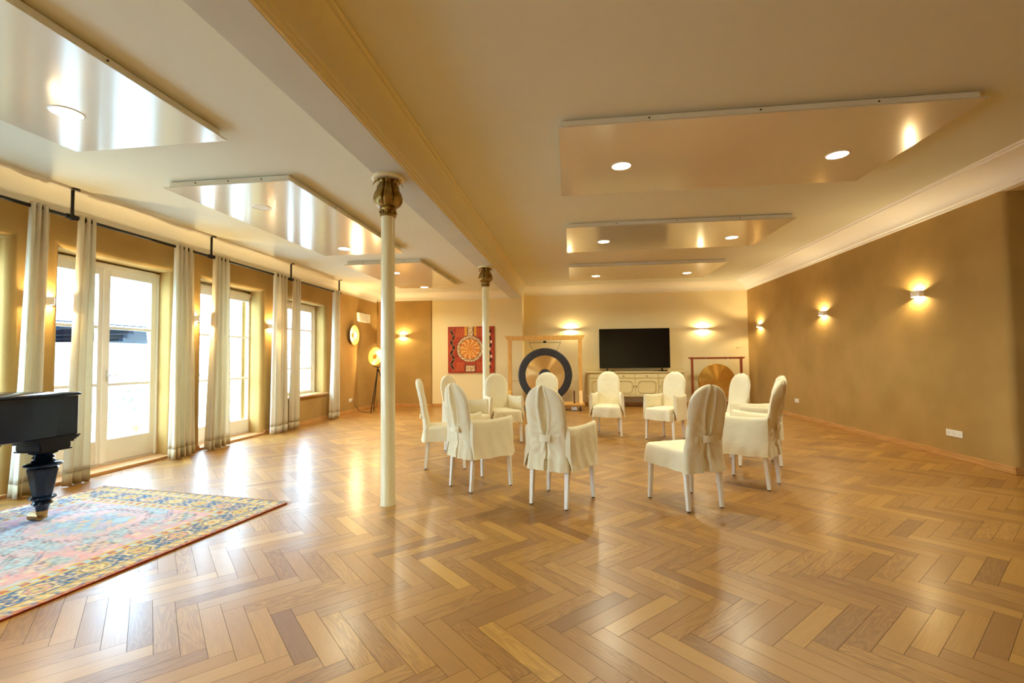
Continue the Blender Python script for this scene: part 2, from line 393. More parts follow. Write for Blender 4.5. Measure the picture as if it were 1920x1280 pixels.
# ---- doors and window in the openings
def french_door(name, y0, y1, z0, z1, rails, label):
    """frame y0..y1, sash glass divided at the given heights; plane X = -5.55"""
    root = bpy.data.objects.new(name, None); COL.objects.link(root); root.location = (-5.55, (y0+y1)/2, z0); struct(root, label)
    ox, oy, oz = root.location; X = lambda a: a-0
    f = MB(); t = .065
    def B(mb, a, b, c, d, x0=-.05, x1=.0): mb.box(x0, x1, a-oy, b-oy, c-oz, d-oz)
    f.box(-.145, -.06, y0-.1-oy, y1+.1-oy, z1-.02-oz, z1+.12-oz); B(f, y0, y0+t, z0, z1, -.06, .02); B(f, y1-t, y1, z0, z1, -.06, .02); B(f, y0+t, y1-t, z1-t, z1, -.06, .02); B(f, y0+t, y1-t, z0-.01, z0+.03, -.07, -.005)
    f.build('frame', M['white'], root, bevel=.006)
    ym = (y0+y1)/2
    for k, (a, b) in enumerate(((y0+t, ym), (ym, y1-t))):
        s = MB(); st = .075; zb = rails[0]
        B(s, a, a+st, z0+.02, z1-t); B(s, b-st, b, z0+.02, z1-t); B(s, a+st, b-st, z1-t-st, z1-t); B(s, a+st, b-st, z0+.02, zb)
        for zr in rails[1:]: B(s, a+st, b-st, zr-.017, zr+.017, -.045, -.003)
        o = s.build('sash', M['white'], root, bevel=.005)
        p = MB(); B(p, a+st, b-st, zb, z1-t-st, -.026, -.022); p.build('pane', M['glass'], o)
        if k == 1:
            h = MB(); h.box(0, .012, a+.012-oy, a+.042-oy, 1.02-oz, 1.16-oz); h.tube([(.012, a+.027-oy, 1.10-oz), (.045, a+.027-oy, 1.10-oz), (.05, a+.06-oy, 1.10-oz), (.05, a+.13-oy, 1.10-oz)], .008)
            h.build('handle', M['chrome'], root, smooth=True)
    m_ = MB(); B(m_, ym-.025, ym+.025, z0+.02, z1-t, 0, .014); m_.build('meeting_stile', M['white'], root, bevel=.004)
    return root
french_door('door_1', 4.17, 5.71, .035, 2.45, (.33, .99, 1.68), 'white glazed double door nearest the piano')
french_door('door_2', 6.07, 7.61, .035, 2.43, (.27, .97, 1.67), 'white glazed double door in the middle of the window wall')
french_door('door_3', 2.25, 3.87, .035, 2.43, (.33, .99, 1.68), 'white glazed double door behind the piano')
french_door('door_4', .0, 1.5, .035, 2.43, (.33, .99, 1.68), 'unseen white glazed double door added beside the camera to let in daylight')  # out of view, added so daylight also enters beside the camera
french_door('door_5', -2.3, -.7, .035, 2.43, (.33, .99, 1.68), 'unseen white glazed double door added behind the camera to let in daylight')  # likewise unseen, added for daylight from behind
french_door('window_1', 8.13, 9.585, .576, 2.44, (.64, 1.10, 1.90), 'white casement window at the far end of the window wall')
for k, (a, b, c, d) in enumerate(OPEN[:5]):
    struct(MB().box(-5.69, XL+.02, a+.002, b-.002, 0, .035).build('trim_%d' % (k+2), M['sill'], bevel=.004), 'wooden threshold board at a glazed door')
struct(MB().box(-5.62, XL+.045, 8.09, 9.66, .535, .572).build('trim_7', M['sill'], bevel=.006), 'wooden sill board of the far window')
# ---- outside: paving, neighbour roof, shrubs
struct(MB().box(-60, -5.7, -30, 60, -.3, -.12).build('ground_outside', M['outground']))
t = thing('garden_pavilion', (-15, 8, -.12), 'low outbuilding with blue-grey roof seen through the near glazed door', 'building')
poly = [(3.0, -9), (3.0, 3.9), (-6.5, 13.4), (-6.5, -9)]
MB().loops([[(x, y, z) for x, y in poly] for z in (2.33, 2.40)]).build('roof', M['slate'], t)
MB().box(-6.5, -6.3, -9, 13.0, 0, 2.33).build('wall', M['outwall'], t)
for k in range(8): MB().box(-6.3, 2.85-(k > 5)*(k-5)*2.2, -6+k*1.9, -5.85+k*1.9, 2.18, 2.33).build('rafter', M['slate'], t)
MB().box(2.98, 3.08, -9, 3.9, 2.29, 2.36).build('gutter', M['outwall'], t)
for px_, py_, pz_, lab in ((-8.6, 8.35, .62, 'leafy shrub outside the near glazed door'), (-9.2, 11.6, 1.0, 'blossoming shrub outside the middle glazed door')):
    sh = MB(); rg = random.Random(int(py_*10))
    for k in range(220):
        d = Vector((rg.gauss(0, .3), rg.gauss(0, .3), rg.gauss(0, .22))); p = Vector((0, 0, pz_))+d; s_ = rg.uniform(.02, .045)
        a_ = Vector((rg.uniform(-1, 1), rg.uniform(-1, 1), rg.uniform(-1, 1))).normalized(); b_ = a_.orthogonal().normalized()
        sh.add([p-a_*s_, p+b_*s_*.5, p+a_*s_, p-b_*s_*.5], [(0, 1, 2, 3)])
    t = thing('shrub', (px_, py_, -.12), lab, 'shrub'); sh.build('foliage', M['leaf'], t)
    st = MB()
    for k in range(6): st.tube([(0, 0, 0), (rg.gauss(0, .08), rg.gauss(0, .08), pz_*.5), (rg.gauss(0, .25), rg.gauss(0, .25), pz_+.1)], [.014, .01, .004], 6)
    st.build('stem', M['skirt'], t)

# ================================================================== COLUMNS
def column(x, y, label):
    t = thing('column', (x, y, 0), label, 'column', group='cast columns under the ceiling beam')
    R = .0615
    MB().lathe([(R+.004, 0), (R+.004, .012), (R, .02), (R*.985, 1.6), (R*.94, 2.53)], 40).build('shaft', M['ivory'], t, smooth=True)
    MB().lathe([(.062, 2.52), (.070, 2.522), (.072, 2.532), (.066, 2.54), (.066, 2.578), (.071, 2.584), (.072, 2.596), (.066, 2.604), (.06, 2.61)], 40).build('collar', M['bronze'], t, smooth=True)
    bd = MB()
    for k in range(10):
        a = 2*pi*k/10; bd2 = MB().lathe([(.001, -.013), (.009, -.009), (.013, 0), (.009, .009), (.001, .013)], 10, (.068*cos(a), .068*sin(a)))
        bd2.v = [(q[0], q[1], q[2]+2.559) for q in bd2.v]; bd.add(bd2.v, bd2.f)
    bd.build('collar_bead', M['bronze'], t, smooth=True)
    def mod(r, z, a): return r*(1-.20*max(0, 1-abs(sin(a*4))*3.2)*min(1, (z-2.6)*14))
    prof = [(.062, 2.602), (.088, 2.612), (.112, 2.632), (.126, 2.660), (.127, 2.690), (.117, 2.725), (.100, 2.758), (.086, 2.790), (.078, 2.815), (.078, 2.84), (.085, 2.85)]
    MB().lathe(prof, 128, mod=mod).build('capital', M['bronze'], t, smooth=60)
    for k in range(8):       # leaf tips curling outwards under the plate
        a = pi/8+2*pi*k/8; lf = MB(); rows = []
        for i in range(9):
            s_ = i/8; ph = s_*pi*.95; rr = .079+.052*s_*1.0; zz = 2.812+.036*sin(ph)-.012*s_; w = .026*(1-.55*s_)
            rows.append([((rr*cos(a)-w*q*sin(a)), (rr*sin(a)+w*q*cos(a)), zz-.006*abs(q)) for q in (-1, -.5, 0, .5, 1)])
        lf.grid(rows); o = lf.build('leaf', M['bronze'], t, smooth=True)
        sm = o.modifiers.new('s', 'SOLIDIFY'); sm.thickness = .004
    MB().lathe([(.118, 2.848), (.136, 2.850), (.142, 2.858), (.142, 2.876), (.136, 2.884)], 48).build('abacus', M['ivory'], t, smooth=True)
    return t
column(-1.588, 3.93, 'near cream column with gilded tulip capital, standing left of the chairs')
column(-1.458, 8.02, 'far cream column with gilded capital, in front of the red painting')

# ================================================================== CEILING HEATING PANELS
def ceiling_panel(x0, x1, y0, y1, zc, lights, label, grp):
    cx, cy_ = (x0+x1)/2, (y0+y1)/2; t = thing('ceiling_panel', (cx, cy_, zc-.075), label, 'ceiling panel', group=grp)
    hx, hy = (x1-x0)/2, (y1-y0)/2
    MB().box(-hx+.035, hx-.035, -hy+.035, hy-.035, .012, .070).build('frame', M['pframe'], t, bevel=.002)
    MB().box(-hx, hx, -hy, hy, 0, .012).build('sheet', M['panel'], t, bevel=.003)
    for sx, sy in [(-.55, -1), (0, -1), (.55, -1), (1, -.4), (1, .4), (-1, .4)]:
        s = MB(); X_, Y_ = sx*(hx-.034), sy*(hy-.034); s.box(X_-.006, X_+.006, Y_-.004, Y_+.004, .042, .052); s.build('screw', M['iron'], t)
    for (lx, ly, on) in lights:
        o = MB().lathe([(.088, -.006), (.094, -.006), (.098, -.003), (.098, 0), (.06, 0)], 40, (lx-cx, ly-cy_), cap0=False, cap1=False).build('downlight', M['white'], t, smooth=True)
        MB().lathe([(.0886, -.004), (.0886, -.001)], 36, (lx-cx, ly-cy_)).build('diffuser', M['led'] if on else M['plastic'], o)
        if on:
            q = lamp('downlight_beam', 'AREA', (lx-cx, ly-cy_, -.012), P_DOWN, o, shape='DISK', size=.16, color=(.94, .94, .72)); q.data.spread = radians(150)
    return t
gl_, gr_ = 'glossy heating panels left of the beam', 'glossy heating panels right of the beam'
ceiling_panel(-4.00, -2.65, .25, 3.30, CL, [(-3.435, 2.761, 1), (-3.43, .8, 1)], 'glossy white ceiling panel at the top left, nearest the camera', gl_)
ceiling_panel(-4.00, -2.645, 4.12, 7.20, CL, [(-3.42, 4.80, 0), (-3.44, 6.78, 1)], 'glossy ceiling panel left of the near column, one downlight unlit', gl_)
ceiling_panel(-4.05, -2.60, 7.98, 10.80, CL, [(-3.42, 8.84, 1), (-3.42, 10.70, 1)], 'far left ceiling panel partly behind the near column', gl_)
ceiling_panel(-.07, 3.07, 3.74, 5.35, CR, [(.522, 4.582, 1), (2.497, 4.621, 1)], 'largest right ceiling panel, nearest the camera', gr_)
ceiling_panel(-.03, 3.07, 6.68, 8.24, CR, [(.561, 7.554, 1), (2.537, 7.609, 1)], 'middle of the three right ceiling panels', gr_)
ceiling_panel(0, 3.12, 9.60, 11.32, CR, [(.605, 10.70, 1), (2.591, 10.66, 1)], 'farthest right ceiling panel, above the television', gr_)

ceiling_panel(-.07, 3.07, -1.9, -.3, CR, [(.522, -1.1, 1), (2.497, -1.1, 1)], 'unseen right ceiling panel added behind the camera for fill light', gr_)  # unseen panel and downlights, added to raise the interior fill
ceiling_panel(-4.00, -2.65, -2.8, -.2, CL, [(-3.43, -1.0, 1), (-3.43, -2.2, 1)], 'unseen left ceiling panel added behind the camera for fill light', gl_)  # second added panel out of view, more fill from its downlights

# ================================================================== WALL LAMPS
def sconce(name, loc, rz, label, w=.155, grp=None, hh=.038, col='lampbody', d=.085, power=None):
    """light bar: back plate, curved shade open above and below; local -y is the wall side's outward direction"""
    t = thing(name, loc, label, 'wall lamp', rz, grp); n = 18
    outer = [(-w/2, 0)]+[(-w/2*cos(pi*k/n) if 0 else -w/2+w*k/n, -d*(1-.35*abs(2*k/n-1)**3)) for k in range(n+1)]+[(w/2, 0)]
    inner = [(x*.94, y*.92) for x, y in outer]
    sh = MB(); rows = []
    for pl, z in ((outer, -hh), (outer, hh), (inner, hh), (inner, -hh), (outer, -hh)): rows.append([(x, y, z) for x, y in pl])
    sh.grid(rows).build('shade', M[col], t, smooth=40)
    MB().box(-w/2+.01, w/2-.01, -.012, 0, -hh*.8, hh*.8).build('back_plate', M['lampbody'], t)
    MB().box(-.03, .03, -d*.62, -d*.5, -.006, .006).build('bulb', M['bulb'], t, bevel=.003)
    MB().box(-.012, .012, -d*.5, -.01, -.004, .004).build('bulb_holder', M['lampbody'], t)
    for s_ in (-1, 1):
        lamp('sconce_glow', 'POINT', (0, -d*.42, s_*.014), (power or P_SCONCE)/2, t, color=(1, .80, .44), shadow_soft_size=.008)
    return t
grR = 'up and down wall lamps on the clay wall'
sconce('wall_lamp', (XR, 6.75, 2.06), -pi/2, 'nearest lit wall lamp on the right clay wall', grp=grR)
sconce('wall_lamp', (XR, 9.08, 2.03), -pi/2, 'middle lit wall lamp on the right clay wall', grp=grR)
sconce('wall_lamp', (XR, 11.95, 2.01), -pi/2, 'farthest lit wall lamp on the right clay wall', grp=grR)
sconce('wall_lamp', (.023, YB, 2.04), 0, 'lit wall lamp above the big gong stand', w=.27, hh=.028, d=.10, power=38)
sconce('wall_lamp', (3.455, YB, 2.0), 0, 'lit wall lamp between television and small gong', w=.27, hh=.028, d=.10, power=38)
sconce('wall_lamp', (-4.50, YBL-.03, 1.91), 0, 'lit wall lamp on the clay wall right of the near column', w=.19)
gp = 'wall lamps between the windows'
sconce('wall_lamp', (XL, 4.05, 1.88), pi/2, 'lit wall lamp behind the two curtains nearest the piano', grp=gp, w=.13)
sconce('wall_lamp', (XL, 5.90, 1.86), pi/2, 'lit wall lamp between the first and second glazed doors', grp=gp)
sconce('wall_lamp', (XL, 7.64, 1.87), pi/2, 'lit wall lamp between the second glazed door and the far window', grp=gp)
def dish(t, R, d, face_m=None):
    """gold concave bowl opening towards local -y, small cover disc in front of the bulb"""
    rows = [[(R*s_*cos(2*pi*j/48), -d*(s_**2)*1.0, R*s_*sin(2*pi*j/48)) for j in range(48)] for s_ in [.05, .2, .4, .6, .8, .92, 1]]
    b = MB().grid(rows, True).build('reflector', M['goldleaf'], t, smooth=True); sm = b.modifiers.new('s', 'SOLIDIFY'); sm.thickness = .006
    rows = [[(r*cos(2*pi*j/32), y, r*sin(2*pi*j/32)) for j in range(32)] for r, y in ((R*.30, -d*1.12), (R*.30, -d*1.18), (R*.1, -d*1.25))]
    MB().loops(rows).build('cover_disc', M['goldleaf'], t, smooth=True)
    MB().tube([(0, 0, 0), (0, -d*1.15, 0)], .008).build('bulb_holder', M['brass'], t)
t = thing('dish_wall_lamp', (XL, 10.74, 1.87), 'round gold dish wall lamp by the far curtain', 'wall lamp', pi/2)
dish(t, .25, .05); t.children[0].location.y = 0
for ch in t.children: ch.location.y = -.02
MB().lathe([(.05, 0), (.05, .05)], 24).xf(Matrix.Rotation(pi/2, 4, 'X')).build('wall_plate', M['brass'], t)
for k in range(3): lamp('dish_glow', 'POINT', (.088*cos(k*2.1), -.115, .088*sin(k*2.1)), 24, t, color=(1, .74, .38), shadow_soft_size=.02)
# tripod floor lamp behind the near column
t = thing('tripod_floor_lamp', (-4.68, 10.95, 0), 'dark tripod floor lamp with round gold reflector, behind the near column', 'floor lamp')
for k, a in enumerate((2.3, 4.6, .3)):
    lg = MB().tube([(.33*cos(a), .33*sin(a), .0), (.02*cos(a), .02*sin(a), 1.02)], .011, 8); o = lg.build('leg', M['iron'], t, smooth=True)
    lc = MB().torus((.18*cos(a), .18*sin(a), .5), .014, .006, 'x'); lc.build('leg_clamp', M['iron'], o)
MB().lathe([(.02, .98), (.028, .99), (.028, 1.03), (.012, 1.05), (.012, 1.10)], 16).build('hub', M['iron'], t, smooth=True)
yk = MB(); arc = [(.25*cos(q), 0, 1.34+.25*sin(q)) for q in [pi+pi*i/20 for i in range(21)]]; yk.tube(arc, .009, 8); yk.build('yoke', M['iron'], t, smooth=True)
hd = bpy.data.objects.new('lamp_head', None); COL.objects.link(hd); hd.parent = t; hd.location = (0, 0, 1.34); hd.rotation_euler = (radians(-6), 0, radians(-18))
dish(hd, .225, .10)
lamp('tripod_glow', 'POINT', (.02, -.085, .05), 34, hd, color=(1, .74, .38), shadow_soft_size=.03)
# ---- boxes, sockets, thermostat
t = thing('wall_box', (XL, 11.30, 2.34), 'pair of white wall boxes above the dish lamp', 'wall box')
for k in (0, 1): MB().box(0, .07, -.33+k*.34, -.33+k*.34+.32, -.11, .11).build('cover', M['plastic'], t, bevel=.006)
def socket(loc, rz, n, label, dark=False):
    t = thing('wall_socket', loc, label, 'socket', rz); w = .081*n
    MB().box(-w/2, w/2, -.009, 0, -.0405, .0405).build('plate', M['plastic'], t, bevel=.002)
    for k in range(n):
        cx = (k-(n-1)/2)*.072*1.1; ins = MB().loops([[(cx+r*cos(2*pi*j/24), y, r*sin(2*pi*j/24)) for j in range(24)] for r, y in ((.028, -.009), (.028, -.012), (.022, -.012), (.021, -.0095), (.001, -.0095))])
        ins.build('outlet', M['plastic'], t, smooth=40)
        hs = MB()
        for s_ in (-1, 1): hs.box(cx+s_*.0095-.0025, cx+s_*.0095+.0025, -.0105, -.009, -.0025, .0025)
        hs.build('outlet_hole', M['rubber'], t)
    return t
socket((XR, 6.28, .305), -pi/2, 3, 'triple white socket plate on the right clay wall')
socket((XR, 10.22, .35), -pi/2, 2, 'double white socket plate by the rightmost chair')
socket((XL, 10.67, .305), pi/2, 2, 'double white socket with the lamp cable plugged in')
MB().tube([(XL+.012, 10.70, .30), (XL+.05, 10.71, .27), (XL+.09, 10.73, .17), (XL+.16, 10.78, .05), (XL+.25, 10.83, .006), (XL+.36, 10.80, .006), (-4.75, 10.92, .006), (-4.68, 10.95, .3)], .005, 6).build('lamp_cable', M['rubber'], smooth=True)
tag(bpy.data.objects['lamp_cable'], 'dark cable from the wall socket to the tripod lamp', 'cable')
t = thing('thermostat', (4.32, YB, 1.517), 'small pale round wall control above the small gong', 'wall control')
MB().lathe([(.036, 0), (.036, .012), (.030, .016)], 28).xf(Matrix.Rotation(pi/2, 4, 'X')).build('housing', M['side'], t, smooth=40)
MB().lathe([(.02, .016), (.018, .026)], 20).xf(Matrix.Rotation(pi/2, 4, 'X')).build('dial', M['side'], t, smooth=40)

# ================================================================== CURTAINS
RX, RZ = -5.10, 2.765
t = thing('curtain_rod', (RX, 3.6, RZ), 'long black iron curtain rod along the window wall', 'curtain rod')
MB().tube([(0, -6.4, 0), (0, 6.22, 0)], .0175, 14).build('pipe', M['iron'], t, smooth=True)
for y in (-.4, 1.9, 4.18, 6.07, 8.0, 9.81):
    b = MB().tube([(0, y-3.6, .01), (0, y-3.6, CL-RZ-.008)], .015, 12); b.tube([(0, y-3.6-.05, 0), (0, y-3.6+.05, 0)], .027, 12); b.lathe([(.02, -.03), (.024, 0), (.02, .03)], 12, (0, y-3.6))
    o = b.build('bracket', M['iron'], t, smooth=True)
    MB().lathe([(.06, CL-RZ-.012), (.06, CL-RZ-.001)], 24, (0, y-3.6)).build('flange', M['iron'], o, smooth=40)
def curtain(y0t, y1t, y0b, y1b, n, seed, label, m='curtain', amp=.045, ampb=.06, ztop=2.805, hem=True):
    t = thing('curtain', (RX, (y0t+y1t)/2, 0), label, 'curtain', group='linen curtains on the iron rod'); oy = (y0t+y1t)/2
    nu, nz = n*16, 44; rg = random.Random(seed); ph = rg.random()*6
    def P(u, v):
        z = lerp(ztop, .012, v); y = lerp(lerp(y0t, y1t, u), lerp(y0b, y1b, u), v**1.3)-oy
        a = lerp(amp, ampb, v); w = 2*pi*n*(u+.35*u*(1-u)*sin(ph))
        x = a*sin(w)+.015*v*sin(w*.5+ph)+.012*v*fbm(u*5+seed, v*3)
        y += .014*v*sin(w*2+ph)*min(1, v*3)+.02*fbm(u*3, v*2.5, seed)*v-.010*sin(2*w)
        return (x, y, z)
    zs = [i/nz for i in range(nz+1)]; k = int(nz*.955)
    o = MB().grid([[P(j/nu, v) for j in range(nu+1)] for v in zs[:k+1]]).build('panel', M[m], t, smooth=80)
    o.modifiers.new('s', 'SOLIDIFY').thickness = .0025
    if hem:
        o = MB().grid([[P(j/nu, v) for j in range(nu+1)] for v in zs[k:]]).build('hem', M['hem' if m == 'curtain' else m], t, smooth=80)
        o.modifiers.new('s', 'SOLIDIFY').thickness = .004
    for q in range(n*2):     # eyelets where the fold crosses the rod
        u = (q+.5-.5)/(2*n)+0; y = lerp(y0t, y1t, u)-oy
        if 0 < u < 1: MB().torus((0, y, RZ), .027, .006, 'y', 18, 6).build('eyelet', M['iron'], t, smooth=True)
    return t
curtain(3.80, 3.97, 3.70, 3.93, 3, 1, 'linen curtain nearest the piano, left of its neighbour')
curtain(4.24, 4.42, 4.16, 4.42, 3, 2, 'linen curtain hanging in front of the nearest glazed door')
curtain(5.45, 5.76, 5.42, 5.80, 4, 3, 'linen curtain right of the nearest glazed door')
curtain(6.12, 6.44, 6.02, 6.46, 4, 4, 'linen curtain left of the middle glazed door, half sheer', 'curtain')
curtain(7.49, 7.88, 7.44, 7.86, 4, 5, 'checked linen curtain right of the middle glazed door', 'sheer')
curtain(8.06, 8.28, 7.98, 8.26, 3, 6, 'narrow linen curtain left of the far window')
curtain(9.56, 9.86, 9.46, 9.86, 3, 8, 'bright curtain right of the far window', 'sheer')

# ================================================================== PAINTED / WOVEN PATTERN MESHES
def colour_grid(name, nx, ny, P, colf, m, parent=None):
    vs = [P(i/nx, j/ny) for j in range(ny+1) for i in range(nx+1)]
    fs = [(j*(nx+1)+i, j*(nx+1)+i+1, (j+1)*(nx+1)+i+1, (j+1)*(nx+1)+i) for j in range(ny) for i in range(nx)]
    me = bpy.data.meshes.new(name); me.from_pydata(vs, [], fs)
    ca = me.color_attributes.new('col', 'BYTE_COLOR', 'CORNER') if 0 else me.color_attributes.new('col', 'FLOAT_COLOR', 'POINT')
    flat = []
    for j in range(ny+1):
        for i in range(nx+1): flat += colf(i/nx, j/ny)
    ca.data.foreach_set('color', flat); me.materials.append(m)
    o = bpy.data.objects.new(name, me); COL.objects.link(o)
    if parent: o.parent = parent
    return o
# ---- rug
RW, RL = 2.23, 3.4
C_ = {k: srgb(*v) for k, v in dict(rust=(176, 74, 44), yel=(206, 172, 84), navy=(28, 86, 140), blue=(92, 156, 204), sky=(166, 196, 214), pink=(216, 140, 138), cream=(226, 200, 150), grey=(150, 132, 130), dark=(52, 50, 70), pale=(208, 188, 200)).items()}
def mixc(a, b, t): return tuple(a[i]*(1-t)+b[i]*t for i in range(4))
def rugcol(u, v):
    x, y = u*RW, v*RL; nz = fbm(x*9, y*9, 1); nz2 = fbm(x*38, y*38, 5); x += .006*nz2; y += .006*nz2
    dx, dy = min(x, RW-x), min(y, RL-y); d = min(dx, dy+.0); s = y if dx < dy else x
    if dx < .03: c = C_['rust']
    elif d < .05: c = C_['yel'] if sin(s*60) > -.6 else C_['navy']
    elif d < .085: c = C_['cream'] if sin(s*90+d*60) > 0 else C_['grey']
    elif d < .11: c = C_['yel']
    elif d < .30:
        q = (s/.27) % 1-.5; e_ = (d-.205)/.27; rr = sqrt(q*q+e_*e_); ang = math.atan2(e_, q)
        rr2 = max(abs(q), abs(e_), (abs(q)+abs(e_))*.72)
        k = int(s/.27) % 3
        if rr2 < .06: c = C_['rust'] if k else C_['navy']
        elif rr2 < .13+.03*cos(ang*8): c = C_['yel']
        elif rr2 < .20: c = (C_['pink'], C_['cream'], C_['yel'])[k]
        elif rr2 < .235: c = C_['dark']
        elif rr2 < .29: c = C_['cream'] if k != 1 else C_['yel']
        elif sin(q*26)*sin(e_*30) > .55: c = C_['cream']
        elif nz2 > .38: c = C_['pink']
        else: c = C_['navy']
    elif d < .325: c = C_['yel']
    elif d < .365: c = C_['sky'] if sin(s*70)*1 > 0 else C_['rust']
    elif d < .39: c = C_['yel']
    else:
        cx, cy2 = x-RW/2, ((y-.39) % ((RL-.78)/3))-(RL-.78)/6
        a = abs(cx)/.62+abs(cy2)/.50; hx_ = max(abs(cx)/.5, abs(cy2)/.42, a*.8)
        tooth = .03*(1 if sin((cx+cy2)*90) > 0 else -1)
        if hx_+tooth < .28: c = C_['yel'] if sin(cx*50)*sin(cy2*50) > .1 else C_['blue']
        elif hx_+tooth < .50: c = C_['blue'] if nz > -.15 else C_['sky']
        elif hx_+tooth < .56: c = C_['yel']
        elif hx_+tooth < .74: c = mixc(C_['pink'], C_['pale'], .5+nz)
        elif hx_+tooth < .80: c = C_['dark']
        elif hx_+tooth < 1.02: c = C_['sky'] if nz2 > 0 else C_['grey']
        elif hx_+tooth < 1.06: c = C_['navy']
        else: c = C_['pink'] if abs(sin(cx*24)*sin(cy2*24)) < .75 else C_['cream']
        if abs(abs(cx)-.56) < .09 and abs(abs(cy2)-.3) < .09: c = C_['yel'] if sin(cx*70)*sin(cy2*70) > 0 else C_['dark']
    if nz2 > .30: c = mixc(c, C_['cream'], .5)
    if nz2 < -.34: c = mixc(c, C_['grey'], .6)
    n3_ = fbm(x*90, y*90, 9)
    if n3_ > .2: c = mixc(c, C_['yel'] if d < .39 else C_['sky'], .55)
    if n3_ < -.25: c = mixc(c, C_['blue'] if d < .39 else C_['pink'], .5)
    c = mixc(c, C_['pale'] if nz > 0 else C_['sky'], max(0, min(.6, .30+.7*abs(nz))) if d > .39 else .10)  # fades the field and paints in the bluish sheen of window light
    k = 1+.10*fbm(x*4, y*120, 2)
    return [c[0]*k, c[1]*k, c[2]*k, 1]
ra = math.atan2(-2.491+2.763, 3.86-1.986)   # rug's long edge leans slightly
c0 = Vector((-2.485, 3.87)); ey = Vector((-sin(ra), -cos(ra))); ex = Vector((-cos(ra), sin(ra)))
cen = c0+ex*RW/2+ey*RL/2
t = thing('rug', (cen.x, cen.y, 0), 'patterned oriental rug with blue and yellow border under the piano', 'rug', -ra)
o = colour_grid('pile', 250, 380, lambda u, v: ((u-.5)*RW, (v-.5)*RL, .012+.0015*fbm(u*7, v*9)), rugcol, M['rug'], t)
MB().box(-RW/2, RW/2, -RL/2, RL/2, .001, .0105).build('backing', noisy(mat('rug_edge_wool', srgb(160, 62, 36), .95, spec=.1), srgb(120, 50, 34), 30, .8), t)
fr_ = MB(); rg = random.Random(5)
for k in range(300):
    x = -RW/2+RW*k/299; l = rg.uniform(.02, .05); dx = rg.uniform(-.015, .015); y = RL/2
    fr_.tube([(x, y-.004, .008), (x+dx*.4, y+l*.5, .008+rg.uniform(0, .008)), (x+dx, y+l, .003)], .002, 4)
tag(fr_.build('fringe', mat('rug_fringe', srgb(206, 190, 190), .9), t), 'short pale tangled fringe', kind='stuff')
# ---- painting
PX0, PX1, PZ0, PZ1 = -3.255, -1.995, .90, 2.135
cc = {k: srgb(*v) for k, v in dict(red=(176, 62, 28), dred=(150, 46, 20), or_=(206, 108, 44), gold=(220, 150, 44), pale=(232, 190, 120), blk=(40, 22, 16), tan=(176, 132, 76), cream=(226, 200, 160), pink=(206, 90, 70)).items()}
def paintcol(u, v):
    n1_ = fbm(u*7, v*7, 3); n2_ = fbm(u*40, v*40, 8); c = mixc(cc['red'], cc['dred'], .5+n1_)
    cx, cz = u-.478, v-.515; r = sqrt(cx*cx+cz*cz); a = math.atan2(cz, cx)
    # hatched fields in the four corners
    for (bx, bz, w_, h_) in ((.27, .87, .10, .10), (.70, .87, .12, .10), (.26, .14, .09, .10), (.72, .14, .10, .10)):
        q = max(abs(u-bx)/w_, abs(v-bz)/h_)
        if q < 1: c = mixc(mixc(cc['or_'], cc['red'], .35), c, 0 if sin((u+v*.25)*130+4*n1_) > .3 else .75)
        elif q < 1.12: c = cc['dred']
    if .36 < u < .62 and v > .80 and not .42 < u < .56: c = cc['gold']
    if .42 < u < .56 and v > .80: c = cc['blk'] if (u < .435 or u > .545) else (cc['cream'] if n2_ > -.05 else cc['tan'])
    if .37 < u < .60 and .02 < v < .17: c = cc['blk'] if (u < .385 or u > .585 or v < .03 or v > .16) else (cc['cream'] if n2_ > 0 else cc['tan'])
    if r < .29:
        if r > .225: c = cc['tan'] if n2_ > -.05 else cc['cream']
        if r > .282 or .218 < r < .228: c = cc['blk']
        if r <= .218:
            c = mixc(cc['gold'], cc['or_'], .4+n1_)
            w_ = sin(a*11+.9*sin(r*48)); 
            if w_ > .72: c = cc['pale'] if r > .05 else cc['gold']
            if w_ < -.93: c = cc['or_']
    xs = .10+.028*sin(v*26)
    if .06 < v < .95 and abs(u-xs) < .028: c = cc['blk'] if (sin(v*60) > -.75 or abs(u-xs) > .010) else cc['tan']
    elif .05 < v < .96 and abs(u-xs) < .038: c = cc['or_']
    xs = .915+.02*sin(v*20+1)
    if .10 < v < .92 and abs(u-xs) < .02: c = cc['cream'] if sin(v*40) > .3 else cc['blk']
    return list(c)
t = thing('painting', ((PX0+PX1)/2, YBL, (PZ0+PZ1)/2), 'square red painting with golden sunburst circle, behind the far column', 'painting')
w_, h_ = (PX1-PX0)/2, (PZ1-PZ0)/2
MB().box(-w_, w_, -.035, -.002, -h_, h_).build('stretcher', mat('canvas_edge', srgb(160, 56, 26), .7), t)
colour_grid('canvas', 220, 220, lambda u, v: ((u-.5)*2*w_, -.0365, (v-.5)*2*h_), paintcol, M['paint'], t)

